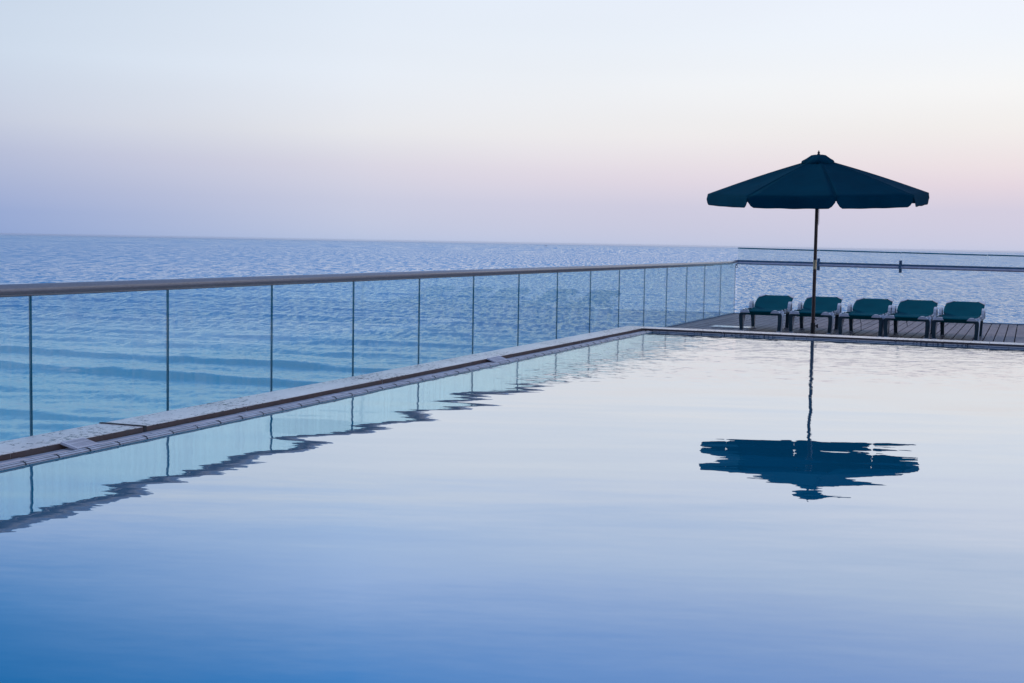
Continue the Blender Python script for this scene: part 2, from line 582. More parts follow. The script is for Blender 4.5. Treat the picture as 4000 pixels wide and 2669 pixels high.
def mat_canvas(name, c1, c2, scale=420, rough=.85):
    m_, t = new_mat(name)
    P = texobj(t)
    b = t.nodes.new('ShaderNodeBsdfPrincipled'); b.inputs['Roughness'].default_value = rough
    b.inputs['Specular IOR Level'].default_value = .02
    b.inputs['Sheen Weight'].default_value = 0.0
    n = noise(t, P, 2.5, 4, .6)
    w = noise(t, P, scale, 1, .5)
    c = mixc(t, maprange(t, n.outputs['Fac'], .35, .65), c1, c2)
    t.links.new(c, b.inputs['Base Color'])
    bp = t.nodes.new('ShaderNodeBump'); bp.inputs['Distance'].default_value = 0.006
    h = math_node(t, 'ADD', n.outputs['Fac'], math_node(t, 'MULTIPLY', w.outputs['Fac'], .05))
    t.links.new(h, bp.inputs['Height']); t.links.new(bp.outputs[0], b.inputs['Normal'])
    out(t, b.outputs[0])
    return m_


BP = 0.152   # board pitch
M = {}
M['sea'] = mat_sea()
M['pool'] = mat_pool()
M['glass'] = mat_glass("railing_glass", (.765, .92, .972), .05, .13)
M['glass_far'] = mat_glass("clear_glass", (.965, .985, .985), .06, .03)
M['glass_edge'] = pbr("glass_edge", (.0, .22, .32), .2, spec=.6, var=.3, vscale=4)
def mat_seal():
    m_, t = new_mat("silicone_joint")
    tr = t.nodes.new('ShaderNodeBsdfTransparent'); tr.inputs[0].default_value = (.95, .97, .98, 1)
    tl = t.nodes.new('ShaderNodeBsdfTranslucent'); tl.inputs[0].default_value = (.95, .95, .95, 1)
    mx = t.nodes.new('ShaderNodeMixShader'); mx.inputs[0].default_value = .55
    t.links.new(tr.outputs[0], mx.inputs[1]); t.links.new(tl.outputs[0], mx.inputs[2])
    out(t, mx.outputs[0])
    return m_


M['seal'] = mat_seal()
M['steel'] = pbr("brushed_steel_rail", (.25, .24, .275), .25, spec=.9, metal=.1, var=.14, vscale=30, sc3=(8, .5, 8), color2=(.19, .18, .20))
M['steel_dark'] = pbr("painted_rail", (.10, .21, .34), .45, metal=.2, var=.25, vscale=12)
M['steel_round'] = pbr("painted_round_rail", (.58, .61, .74), .4, metal=.3, var=.2, vscale=12)
M['trav'] = mat_travertine()
M['face'] = mat_face()
M['rubber'] = pbr("black_joint", (.012, .014, .02), .6, var=.3)
M['deck'] = mat_deck()
M['under'] = pbr("dark_underlay", (.012, .012, .016), .9, var=.4, vscale=3)
M['paving'] = pbr("walkway_stone", (.30, .27, .26), .7, var=.35, vscale=3, bump=.003, bscale=30)
M['concrete'] = pbr("concrete", (.33, .32, .31), .85, var=.3, vscale=4, bump=.003, bscale=25)
M['whiteplastic'] = pbr("white_grate_plastic", (.74, .74, .80), .55, var=.22, vscale=9, bump=.001, bscale=60)
M['bull'] = pbr("glazed_edge_tile", (.84, .84, .90), .25, var=.25, vscale=10)
M['bulldark'] = pbr("edge_tile_groove", (.04, .045, .06), .5, var=.3)
M['poolglow'] = pbr("waterline_pool_glow", (.01, .17, .26), .2, var=.25, vscale=12)
M['whiteslab'] = pbr("white_lid", (.85, .84, .82), .22, var=.1, vscale=6)
M['canopy'] = mat_canvas("navy_teal_canvas", (.0, .047, .086), (.0, .038, .071))
M['wood'] = pbr("dark_red_wood", (.035, .010, .010), .35, var=.4, vscale=20, sc3=(4, 4, .4))
M['brass'] = pbr("brass_sleeve", (.42, .36, .24), .35, metal=.7, var=.2, vscale=30)
M['blackmetal'] = pbr("black_metal", (.008, .009, .016), .4, metal=.2, var=.3, vscale=12)
M['cord'] = pbr("white_cord", (.6, .6, .65), .7, var=.1)
M['fabric'] = mat_canvas("teal_sling_fabric", (.002, .088, .122), (.002, .073, .104), 700, .75)
M['fabric_dk'] = mat_canvas("dark_green_sling_hem", (.0, .060, .066), (.0, .045, .052), 700, .75)
M['greenplastic'] = pbr("dark_green_resin", (.020, .065, .090), .45, var=.3, vscale=10)
M['greyplastic'] = pbr("pale_grey_resin", (.68, .73, .82), .5, var=.2, vscale=12)
M['hull'] = pbr("boat_hull", (.28, .34, .48), .5, var=.2, vscale=.4)
M['cabin'] = pbr("boat_cabin", (.55, .57, .62), .5, var=.2, vscale=.4)

# ------------------------------------------------------------------ SEA
SEA_Z = -12.6
HAZE = 2.6e-5


def build_sea():
    rng = np.random.RandomState(5)
    nr = 620
    rr = np.concatenate([np.geomspace(34, 900, nr), np.geomspace(960, 14800, 24)])
    na = 690
    aa = np.radians(np.linspace(-100, 100, na))
    RR, AA = np.meshgrid(rr, aa, indexing='ij')
    X = CAM_P['loc'][0] + RR * np.sin(AA)
    Y = CAM_P['loc'][1] + RR * np.cos(AA)
    Z = np.zeros_like(X); foam = np.zeros_like(X)

    def fbm(x, y, fs, seed):
        r_ = np.random.RandomState(seed); o = np.zeros_like(x)
        for f in fs:
            for _ in range(5):
                t = r_.uniform(0, 2 * np.pi); ph = r_.uniform(0, 6.28)
                o += np.sin((x * np.cos(t) + y * np.sin(t)) * f + ph) / 5
        return o / len(fs)
    # individual swell crests: (y of the crest, height, front width, back width)
    crests = [(78.5, .32, 1.3, 5.0), (106.0, .70, .95, 6.0), (122.5, .60, .85, 5.5), (93, .08, 1.2, 4.0), (140, .30, 1.8, 6), (158, .34, 2, 7), (181, .30, 2.3, 8),
              (206, .30, 2.6, 9), (236, .28, 3, 10), (270, .28, 3.4, 11), (312, .26, 4, 13), (360, .24, 4.5, 15)]
    for i, (y0, h, wf, wb) in enumerate(crests):
        mean = fbm(X, Y * 0, [.03, .07], 100 + i) * 3.2 + fbm(X, Y * 0, [.22, .4], 200 + i) * 1.0 + fbm(X, Y * 0, [.9, 1.7], 230 + i) * .35
        gate = np.clip(.62 + .75 * fbm(X, Y * 0, [.045, .10], 300 + i) + .35 * fbm(X, X * 0, [.3], 350 + i), .05, 1.25)
        if i < 3:
            gate = np.where((X > -135) & (X < -50), np.maximum(gate, .55 + .35 * np.sin((X + 118) * .11) ** 2), gate)
        gate = gate * np.clip(1 + .55 * fbm(X, Y * 0, [.8, 1.6], 400 + i), .4, 1.5)
        d = Y - (y0 + mean)
        prof = np.where(d < 0, np.exp(-(np.abs(d) / wf) ** 1.6), np.exp(-(np.abs(d) / wb) ** 1.6))
        Z += h * gate * prof
        if i in (0, 1, 2, 3):
            foam = np.maximum(foam, np.clip((gate - 1.05) * 3, 0, 1) * np.exp(-((d - .3) / .7) ** 2))
        if i == 1:
            foam = np.maximum(foam, 1.1 * np.exp(-((d + .2) / 1.0) ** 2) * np.exp(-((X + 85.5) / 2.6) ** 2))
    # wind chop, several lengths and directions round the onshore one
    for lam, amp in ((17, .05), (11, .05), (7.5, .05), (5, .045), (3.6, .035), (2.6, .026)):
        for _ in range(6):
            t = np.pi / 2 + rng.normal(0, .45)
            k = 2 * np.pi / (lam * rng.uniform(.85, 1.18)); ph = rng.uniform(0, 6.28)
            mod = .5 + .5 * np.sin((X * np.cos(t + 1.1) + Y * np.sin(t + 1.1)) * k * .17 + ph * 3)
            fade = np.clip((lam * 55 - RR) / (lam * 25), 0, 1)
            Z += amp * .42 * mod * fade * np.sin((X * np.cos(t) + Y * np.sin(t)) * k + ph)
    Z *= np.clip((900 - RR) / 400, 0, 1) * np.clip((RR - 30) / 12, .2, 1)
    Z += SEA_Z
    V = np.stack([X, Y, Z], -1).reshape(-1, 3)
    n0, n1 = X.shape
    ii, jj = np.meshgrid(np.arange(n0 - 1), np.arange(n1 - 1), indexing='ij')
    a = (ii * n1 + jj).ravel()
    F = np.stack([a, a + 1, a + n1 + 1, a + n1], -1)
    me = bpy.data.meshes.new("sea")
    me.vertices.add(len(V)); me.vertices.foreach_set("co", V.ravel().astype(np.float32))
    me.loops.add(F.size); me.loops.foreach_set("vertex_index", F.ravel().astype(np.int32))
    me.polygons.add(len(F))
    me.polygons.foreach_set("loop_start", np.arange(0, F.size, 4, dtype=np.int32))
    me.polygons.foreach_set("use_smooth", np.ones(len(F), dtype=bool))
    me.update(calc_edges=True)
    at = me.attributes.new('foam', 'FLOAT', 'POINT')
    at.data.foreach_set('value', foam.ravel().astype(np.float32))
    me.materials.append(M['sea'])
    # make sure faces look up
    if me.polygons[0].normal.z < 0:
        me.flip_normals()
    o = bpy.data.objects.new("sea", me); col.objects.link(o)
    tag(o, "blue green sea with low swell rolling in, stretching to the horizon", None, kind='structure')
    # the rest of the sea, behind the fan, as a plain sheet a little lower
    mb = MB()
    ys = -14800
    mb.add([(-14800, ys, SEA_Z - .9), (14800, ys, SEA_Z - .9), (14800, 14800, SEA_Z - .9), (-14800, 14800, SEA_Z - .9)], [(0, 1, 2, 3)])
    s = mb.build("sea", M['sea'], recalc=False)
    tag(s, "open sea round the terrace outside the view", None, kind='structure')


build_sea()

# ------------------------------------------------------------------ POOL, DECK, COPING
ZW, ZC, ZG = .342, .380, .350         # water, coping top, grating top
XO, XI, XW = 1.075, 1.352, 1.505       # coping outer, coping inner, water edge
FS = math.tan(R(3.3))                  # the far edge runs slightly towards the camera to the right
YF = 9.02                              # far coping's pool side at x = XI
XR, YN = 13.0, -5.6                    # pool's right and near ends (outside the view)


def yfar(x, d=0.0):
    return YF + d - FS * (x - XI)


mb = MB()
nx, ny = 2, 2
mb.add([(XW - .03, YN, ZW), (XR, YN, ZW), (XR, yfar(XR, .03), ZW), (XW - .03, yfar(XW, .03), ZW)], [(0, 1, 2, 3)])
tag(mb.build("pool_water", M['pool'], recalc=False), "still blue pool water mirroring the evening sky and the parasol", kind='structure')

# coping: stone slabs with joints, left run and far run
mb = MB()
g = .003
cj = [-9.2]
seq = [-1.717, -.718 + .0, .268, 1.289, 2.071, 2.785]
y = -9.2
ys_ = [-5.7, -4.7, -3.7, -2.7] + seq + [3.75, 4.7, 5.7, 6.65, 7.6, 8.5]
edges = ys_ + [yfar(XI) + .33]
for a, b in zip(edges[:-1], edges[1:]):
    dz = random.uniform(-.0012, .0012)
    last = b == edges[-1]
    # slab body
    x1 = XI + random.uniform(-.003, .003)
    mb.box(XO, x1 - .002, a + g, b - g, ZC - .034, ZC + dz, 0)
    # rough sawn face on the pool side, a thin skin proud of the slab
    if not last:
        mb.box(x1 - .0019, x1 + .001, a + g, b - g, ZC - .036, ZC + dz - .0025, 1)
    else:
        mb.box(x1 - .0019, x1 + .001, a + g, YF - .001, ZC - .036, ZC + dz - .0025, 1)
# wide black expansion joint between two slabs
mb.box(XO - .004, XI + .003, -.718 - .012, -.718 + .012, ZC - .036, ZC + .003, 2)
# far run slabs, following the skewed edge
xs_ = [XI]
while xs_[-1] < XR:
    xs_.append(xs_[-1] + .98)
W0, W1 = .33, .29
for a, b in zip(xs_[:-1], xs_[1:]):
    dz = random.uniform(-.001, .001)
    A = a + g; B = b - g

    def quad(yoff0, yoff1, z0, z1, mi):
        vs = []
        for z in (z0, z1):
            for (x, o_) in ((A, yoff0), (B, yoff0), (B, yoff1), (A, yoff1)):
                vs.append((x, yfar(x, o_), z))
        mb.add(vs, [(3, 2, 1, 0), (4, 5, 6, 7), (0, 1, 5, 4), (1, 2, 6, 5), (2, 3, 7, 6), (3, 0, 4, 7)], mi)
    quad(.001, W0, ZC - .034, ZC + dz, 0)
    quad(-.004, .0005, ZC - .022, ZC + dz - .002, 1)
tag(mb.build("pool_coping", [M['trav'], M['face'], M['rubber']]), "pitted pale travertine coping around the pool", kind='structure')

# waterline band of blue-grey tiles under the far coping
mb = MB()
x = XW + .03
while x < XR:
    x1 = min(x + .245, XR)
    vs = []
    for z in (ZW - .12, ZC - .0225):
        for (xx, o_) in ((x + .003, .004), (x1 - .003, .004), (x1 - .003, .03), (x + .003, .03)):
            vs.append((xx, yfar(xx, o_), z))
    mb.add(vs, [(3, 2, 1, 0), (4, 5, 6, 7), (0, 1, 5, 4), (1, 2, 6, 5), (2, 3, 7, 6), (3, 0, 4, 7)], 0)
    vs = []
    for z in (ZW - .12, ZC - .024):
        for (xx, o_) in ((x1 - .003, .008), (x1 + .003, .008), (x1 + .003, .03), (x1 - .003, .03)):
            vs.append((xx, yfar(xx, o_), z))
    mb.add(vs, [(3, 2, 1, 0), (4, 5, 6, 7), (0, 1, 5, 4), (1, 2, 6, 5), (2, 3, 7, 6), (3, 0, 4, 7)], 1)
    x = x1
M['greytile'] = pbr("blue_grey_waterline_tile", (.15, .20, .36), .3, var=.3, vscale=5)
tag(mb.build("waterline_tiles", [M['greytile'], M['bulldark']]), "blue grey tile band at the water line of the far edge", kind='structure')

# pool body under the coping
mb = MB()
mb.box(XO + .012, XI - .006, -9.0, YF + .3, -.1, ZC - .0345)
vs = []
for z in (-.1, ZC - .0345):
    for (xx, o_) in ((XI, .031), (XR + .3, .031), (XR + .3, .27), (XI, .27)):
        vs.append((xx, yfar(xx, o_), z))
mb.add(vs, [(3, 2, 1, 0), (4, 5, 6, 7), (0, 1, 5, 4), (1, 2, 6, 5), (2, 3, 7, 6), (3, 0, 4, 7)], 0)
mb.box(XI - .006, XW - .005, -9.0, YF + .02, -.1, ZG - .030)
mb.box(XR, XR + .3, YN, yfar(XR), -.1, ZC)
mb.box(XI - .006, XR + .3, YN - .35, YN, -.1, ZC - .002)
tag(mb.build("pool_wall", M['concrete']), "raised concrete rim wall of the pool", kind='structure')

# gutter grating: white cross slats in short lengths with gaps, lying between coping and edge tiles
mb = MB()
gx0, gx1 = XI + .004, XW - .062
y = -5.6
rnd = random.Random(3)
while y < YF - .06:
    ln_ = .30
    y1 = min(y + ln_, YF - .01)
    dz = rnd.uniform(-.002, .001)
    tilt = rnd.uniform(-.003, .003)
    yy = y + .003
    mb.box(gx0, gx0 + .006, y + .003, y1 - .003, ZG - .02, ZG + dz)
    mb.box(gx1 - .006, gx1, y + .003, y1 - .003, ZG - .02, ZG + dz)
    mb.box((gx0 + gx1) / 2 - .003, (gx0 + gx1) / 2 + .003, y + .003, y1 - .003, ZG - .02, ZG + dz - .0005)
    while yy < y1 - .006:
        mb.box(gx0 + .006, gx1 - .006, yy, yy + .0068, ZG - .018, ZG + dz + .001)
        yy += .0095
    y = y1 + (.012 if rnd.random() < .35 else .001)
tag(mb.build("gutter_grating", M['whiteplastic']), "white slatted overflow grating along the left pool edge", kind='structure')

# rounded ribbed edge tiles between the grating and the water
mb = MB()
cx_, r_x = XW - .040, .040
y = -5.8
k = 0
while y < YF - .03:
    y1 = min(y + .2235, YF - .012)
    prof = []
    for i in range(0, 15):
        t = math.pi * (1 - i / 14)
        rad_x, rad_z = .024, .016
        rib = .0022 if (i % 3 == 1) else 0
        prof.append((cx_ + (rad_x - rib) * math.cos(t), ZG - .008 + (rad_z - rib) * math.sin(t)))
    prof = [(gx1 + .002, ZG - .045), (gx1 + .002, ZG - .004)] + prof + [(XW - .013, ZG - .020), (XW - .002, ZW + .003), (XW - .002, ZG - .10), (gx1 + .002, ZG - .10)]
    jig = rnd.uniform(-.0012, .0012)
    mb.prism([(a, b + jig) for a, b in prof], y + .004, y1 - .004, lambda a, b, t_: (a, t_, b), 0)
    for tt in (.42, .66, .88):
        t = math.pi * (1 - tt)
        gx, gz = cx_ + .0246 * math.cos(t), ZG - .008 + .0166 * math.sin(t) + jig
        mb.box(gx - .0009, gx + .0009, y + .005, y1 - .005, gz - .0016, gz + .0004, 1)
    # dark clip between two tiles
    prof2 = [(cx_ + .0255 * math.cos(math.pi * (1 - i / 10)), ZG - .008 + .0175 * math.sin(math.pi * (1 - i / 10))) for i in range(11)]
    prof2 = [(gx1 + .003, ZG - .04)] + prof2 + [(XW - .006, ZW - .01), (XW - .006, ZG - .08)]
    mb.prism(prof2, y1 - .0038, y1 + .0038, lambda a, b, t_: (a, t_, b), 1)
    # strip below, blue pool glow put into its colour, meeting the water
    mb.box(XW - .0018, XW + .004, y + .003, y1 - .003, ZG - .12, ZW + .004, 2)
    y = y1
tag(mb.build("pool_edge_tiles", [M['bull'], M['bulldark'], M['poolglow']]), "rounded ribbed white edge tiles over a strip painted with blue pool glow", kind='structure')

# boards: each board a real plank with gaps, clipped by the skewed far fence
FA = math.tan(R(4.2))
YG = 20.97                                  # far fence foot at x = 0


def yfence(x, d=0.0):
    return YG + d - FA * x


mb = MB()
x = .0
rnd = random.Random(11)
while x < 14.0:
    x0, x1 = x + .0085, x + BP - .0085
    y0 = (yfar((x0 + x1) / 2, .345) if x0 > XI else (9.40 if x1 > XO - .02 else 9.40))
    dz = rnd.uniform(-.0015, .0015)
    # two lengths per board with a butt joint
    cut = rnd.uniform(12, 18)
    for a, b in ((y0, cut - .002), (cut + .002, None)):
        ya = a
        if b is None:
            vs = [(x0, ya, -.03), (x1, ya, -.03), (x1, yfence(x1), -.03), (x0, yfence(x0), -.03),
                  (x0, ya, dz), (x1, ya, dz), (x1, yfence(x1), dz), (x0, yfence(x0), dz)]
            mb.add(vs, [(3, 2, 1, 0), (4, 5, 6, 7), (0, 1, 5, 4), (1, 2, 6, 5), (2, 3, 7, 6), (3, 0, 4, 7)], 0)
        else:
            mb.box(x0, x1, ya, b, -.03, dz)
    x += BP
mb.add([(-.05, 9.3, -.033), (14.1, 8.0, -.033), (14.1, yfence(14.1, -.01), -.033), (-.05, yfence(-.05, -.01), -.033)], [(0, 1, 2, 3)], 1)
tag(mb.build("deck", [M['deck'], M['under']]), "weathered grey brown timber deck beyond the pool", kind='structure')

mb = MB()
y = -9.0
while y < 9.39:
    y1 = min(y + .6, 9.395)
    for (xa, xb) in ((.02, .54), (.545, XO + .01)):
        mb.box(xa, xb, y + .002, y1 - .003, -.04, random.uniform(-.001, .001))
    y = y1
mb.box(.0, 14, -12, -5.96, -.04, -.004)
tag(mb.build("walkway", M['paving']), "narrow stone walkway between pool rim and glass railing", kind='structure')
mb = MB()
mb.add([(-.12, -12, -.041), (14.2, -12, -.041), (14.2, yfence(14.2, .06), -.041), (-.12, yfence(-.12, .06), -.041),
        (-.12, -12, -1.2), (14.2, -12, -1.2), (14.2, yfence(14.2, .06), -1.2), (-.12, yfence(-.12, .06), -1.2)],
       [(0, 1, 2, 3), (7, 6, 5, 4), (0, 4, 5, 1), (1, 5, 6, 2), (2, 6, 7, 3), (3, 7, 4, 0)])
tag(mb.build("terrace_slab", M['concrete']), "concrete slab carrying the pool terrace", kind='structure')
# the building under the terrace, down to the shore
mb = MB()
mb.box(2.0, 14.2, -12, 18.5, -12.2, -1.2)
mb.box(-4, 30, -30, 30, -14, -12.2)
tag(mb.build("terrace_base", M['concrete']), "plain concrete base under the terrace", kind='structure')

# ------------------------------------------------------------------ LEFT GLASS RAILING
rail = tag(empty("glass_railing", (0, 7, 0)), "long glass railing with round steel handrail beside the pool, running away from the camera", "railing")
PW = 1.4
RZ = 1.008 + .034
off = Vector((0, -7, 0))


def child(mbx, name, mats, par, base, **kw):
    mbx.v = [tuple(Vector(v) - Vector(base)) for v in mbx.v]
    return mbx.build(name, mats, par, **kw)


for i in range(-4, 15):
    y0, y1 = i * PW + .006, (i + 1) * PW - .006
    mb = MB()
    # faces: glass, edges: dark green
    x0, x1, z0, z1 = -.006, .006, (-.02), 1.03
    vs = [(x, y, z) for z in (z0, z1) for y in (y0, y1) for x in (x0, x1)]
    mb.add(vs, [(0, 4, 6, 2), (1, 3, 7, 5)], 0)
    mb.add(vs, [(0, 1, 5, 4), (2, 6, 7, 3), (4, 5, 7, 6), (0, 2, 3, 1)], 1)
    child(mb, "glass_pane", [M['glass'], M['glass_edge']], rail, (0, 7, 0))
# handrail in lengths with hairline joints; the last one bends up to the far rail
cuts = [-6.5, -2.2, 2.06, 6.3, 10.5, 14.7, 18.9]
for a, b in zip(cuts[:-1], cuts[1:]):
    mb = MB()
    mb.tube([(0, a + .001, RZ), (0, b - .001, RZ)], .036, 28, sx=1.0, sy=.95)
    mb.tube([(0, a + .001, RZ - .033), (0, b - .001, RZ - .033)], .010, 8, sx=1.5)
    child(mb, "handrail", M['steel'], rail, (0, 7, 0))
mb = MB()
mb.tube([(0, 18.901, RZ), (0, 20.3, RZ), (0, 20.55, RZ + .002), (.005, 20.70, RZ + .012), (.02, 20.80, RZ + .024), (.05, 20.85, RZ + .028)], [.036, .036, .036, .034, .031, .029], 24, sy=.95)
child(mb, "handrail", M['steel'], rail, (0, 7, 0))
# ring and short chain at the corner
mb = MB()
ringp = [(0.055 + .0 * math.cos(t), 20.84 + .022 * math.cos(t), .965 + .026 * math.sin(t)) for t in [2 * math.pi * i / 16 for i in range(17)]]
mb.tube([(p[0] + .02 * math.cos(2 * math.pi * i / 16), 20.84, p[2]) for i, p in enumerate(ringp)], .005, 6, caps=False)
mb.box(.046, .066, 20.83, 20.85, .985, 1.02)
child(mb, "corner_ring", M['blackmetal'], rail, (0, 7, 0))
# base channel where the glass meets the floor
mb = MB()
mb.box(-.035, .0, -6.5, 20.95, -.03, .018)
mb.box(.0065, .03, -6.5, 20.95, -.03, .018)
child(mb, "base_channel", M['steel_dark'], rail, (0, 7, 0))

# ------------------------------------------------------------------ FAR GLASS RAILING
frail = tag(empty("glass_railing", (0, YG, 0)), "far glass railing with dark top edge and two-part rail, behind the row of sun loungers", "railing")
jx = [.045, 1.70, 3.29, 4.88, 6.48, 8.08, 9.68, 11.28, 12.88]


def zt(x):
    return 1.345 - .0095 * x


def zr(x):
    return -.0045 * x


for a, b in zip(jx[:-1], jx[1:]):
    mb = MB()
    a_, b_ = a + .005, b - .005

    def pt(x, o_, z):
        return (x, yfence(x, o_), z)
    vs = [pt(a_, -.006, -.02), pt(b_, -.006, -.02), pt(b_, .006, -.02), pt(a_, .006, -.02),
          pt(a_, -.006, zt(a_)), pt(b_, -.006, zt(b_)), pt(b_, .006, zt(b_)), pt(a_, .006, zt(a_))]
    mb.add(vs, [(0, 1, 5, 4), (2, 3, 7, 6)], 0)
    mb.add(vs, [(3, 2, 1, 0), (4, 5, 6, 7), (1, 2, 6, 5), (3, 0, 4, 7)], 1)
    child(mb, "glass_pane", [M['glass_far'], M['seal']], frail, (0, YG, 0))
    mb = MB()
    mb.tube([pt(a_, 0, zt(a_) - .003), pt(b_, 0, zt(b_) - .006)], .0125, 8)
    child(mb, "top_edge", M['glass_edge'], frail, (0, YG, 0))
for a in jx[1:-1]:
    mb = MB()
    mb.box(a - .0048, a + .0048, yfence(a, -.004), yfence(a, .004), .0, zt(a) - .01)
    child(mb, "joint_seal", M['seal'], frail, (0, YG, 0))
mb = MB()
X1 = 12.8
mb.tube([(.055, yfence(.055, -.12), 1.036 + zr(0)), (X1, yfence(X1, -.12), 1.036 + zr(X1))], .026, 20)
child(mb, "handrail", M['steel_round'], frail, (0, YG, 0))
mb = MB()
for (o0, o1, z0, z1) in ((-.112, -.085, 1.055, 1.100),):
    vs = []
    for x in (.05, X1):
        for (o_, z) in ((o0, z0), (o1, z0), (o1, z1), (o0, z1)):
            vs.append((x, yfence(x, o_), z + zr(x)))
    mb.add(vs, [(0, 1, 2, 3), (7, 6, 5, 4), (0, 4, 5, 1), (1, 5, 6, 2), (2, 6, 7, 3), (3, 7, 4, 0)])
child(mb, "flat_rail", M['steel_dark'], frail, (0, YG, 0))
for a in (1.70, 3.29, 6.48, 8.08, 9.68, 11.28):
    mb = MB()
    c0 = 1.05 + zr(a)
    mb.box(a - .028, a + .028, yfence(a, -.020), yfence(a, -.010), c0 - .118, c0 + .122)
    mb.box(a - .026, a + .026, yfence(a, -.155), yfence(a, -.0205), c0 - .040, c0 + .040)
    for dzz in (-.085, .06, .095):
        mb.tube([(a, yfence(a, -.024), c0 + dzz), (a, yfence(a, -.0195), c0 + dzz)], .006, 8, 1)
    child(mb, "bracket", [M['steel_dark'], M['blackmetal']], frail, (0, YG, 0), bevel=.004)
mb = MB()
vs = []
for x in (.0, X1):
    for (o_, z) in ((-.03, -.03), (-.007, -.03), (-.007, .012), (-.03, .012)):
        vs.append((x, yfence(x, o_), z))
mb.add(vs, [(0, 1, 2, 3), (7, 6, 5, 4), (0, 4, 5, 1), (1, 5, 6, 2), (2, 6, 7, 3), (3, 7, 4, 0)])
child(mb, "base_channel", M['steel_dark'], frail, (0, YG, 0))


# ------------------------------------------------------------------ PARASOL
def build_parasol():
    px, py, kk_ = 3.145, 10.5, 16.866 / 17.85
    root = tag(empty("parasol", (px, py, 0)), "large open octagonal navy parasol on a dark wooden pole behind the far pool edge", "parasol")
    mb = MB()
    mb.tube([(0, 0, .30), (0, 0, 1.093)], .0230, 16)
    mb.tube([(0, 0, 1.215), (0, 0, 2.60)], .0220, 16)
    mb.build("pole", M['wood'], root)
    mb = MB()
    mb.tube([(0, 0, 1.0931), (0, 0, 1.2149)], .0240, 16)
    mb.build("joint_sleeve", M['brass'], root)
    # stand: tube, knob, cross foot
    mb = MB()
    mb.tube([(0, 0, -.04), (0, 0, .385)], .031, 18)
    mb.lathe([(.30, 0.001), (.30, .03), (.26, .05), (.06, .06), (.045, .09)], (0, 0, -.080), 32)
    base = mb.build("stand", M['blackmetal'], root)
    mb = MB()
    mb.tube([(.028, 0, .345), (.055, 0, .345)], .008, 10)
    star = []
    for i in range(16):
        a = 2 * math.pi * i / 16
        r_ = .024 if i % 2 == 0 else .018
        star.append((r_ * math.cos(a), r_ * math.sin(a)))
    mb.prism(star, .047, .066, lambda a, b, t_: (t_, a, .345 + b))
    mb.build("knob", M['blackmetal'], base)
    mb = MB()
    mb.tube([(.02, -.005, .455), (.03, -.012, .435), (.042, -.01, .425), (.048, -.008, .42)], .004, 6)
    mb.build("pin", M['blackmetal'], root)
    # canopy
    Rr, ph0 = 1.435, R(17)
    tilt = Matrix.Rotation(R(4.0), 3, 'X')
    top = Vector((0, 0, 2.545))

    def corner(k, r_=Rr):
        a = ph0 + k * R(45)
        return Vector((math.sin(a) * r_, -math.cos(a) * r_, 0))

    def surf(k, u, v):
        """panel k; u 0..1 across, v 0..1 from the top out"""
        r_ = Rr * v
        p = corner(k, r_).lerp(corner(k + 1, r_), u)
        z = 2.545 - .462 * v - .030 * math.sin(math.pi * v) * -1 * .55
        # cloth sags a little between the ribs
        sag = 4 * u * (1 - u)
        z -= .022 * sag * v * (1.15 - v) * 2
        # small creases
        z += .003 * math.sin(19 * u + k * 2.1 + 5 * v) * math.sin(7 * v + k) * sag
        q = tilt @ (Vector((p.x, p.y, z)) - top) + top
        return q
    NU, NV = 12, 14
    canopy = MB()
    for k_ in range(8):
        vs, fs = [], []
        for j in range(NV + 1):
            v = .06 + (.94) * j / NV
            for i in range(NU + 1):
                vs.append(surf(k_, i / NU, v))
        for j in range(NV):
            for i in range(NU):
                a = j * (NU + 1) + i
                fs.append((a, a + 1, a + NU + 2, a + NU + 1))
        canopy.add(vs, fs, 0, True)
    cn = canopy.build("canopy", M['canopy'], root, recalc=False)
    sd = cn.modifiers.new("cloth", 'SOLIDIFY'); sd.thickness = .003; sd.offset = -1
    # seams: a raised hem along every rib
    for k_ in range(8):
        mb = MB()
        mb.tube([surf(k_, 0, .06 + .94 * j / 10) + Vector((0, 0, .002)) for j in range(11)], .0045, 6)
        mb.build("seam", M['canopy'], cn)
    # valance, one flap per panel
    for k_ in range(8):
        mb = MB()
        n = 28
        ln_ = (corner(k_ + 1) - corner(k_)).length
        vs, fs = [], []
        dirn = ((corner(k_) + corner(k_ + 1)) / 2).normalized()
        rr_ = random.Random(k_ * 3 + 1)
        ph = rr_.uniform(0, 6)
        NR = 6
        for i in range(n + 1):
            u = i / n
            d = min(u, 1 - u) * ln_
            full = .140
            short = .066
            w = .030
            if d < w:
                h = short
            else:
                e = min(1.0, (d - w) / .034)
                h = short + (full - short) * math.sqrt(max(0, 1 - (1 - e) ** 2)) if e < 1 else full
            p = surf(k_, u, 1.0)
            for j in range(NR + 1):
                t = j / NR
                outw = .006 * math.sin(9 * u + ph) * t + .010 * t * math.sin(3.1 * u + ph * 2)
                flare = .012 * t
                vs.append(p + dirn * (outw + flare) + Vector((0, 0, -h * t + .001)))
        for i in range(n):
            for j in range(NR):
                a = i * (NR + 1) + j
                fs.append((a, a + 1, a + NR + 2, a + NR + 1))
        mb.add(vs, fs, 0, True)
        vo = mb.build("valance", M['canopy'], cn, recalc=False)
        s2 = vo.modifiers.new("cloth", 'SOLIDIFY'); s2.thickness = .0025; s2.offset = 0
    # vent cap with its own little valance
    mb = MB()
    rr_ = random.Random(5)
    vs, fs = [], []
    n = 48
    rings = [(.045, 2.592), (.10, 2.580), (.165, 2.535), (.215, 2.507), (.222, 2.470)]
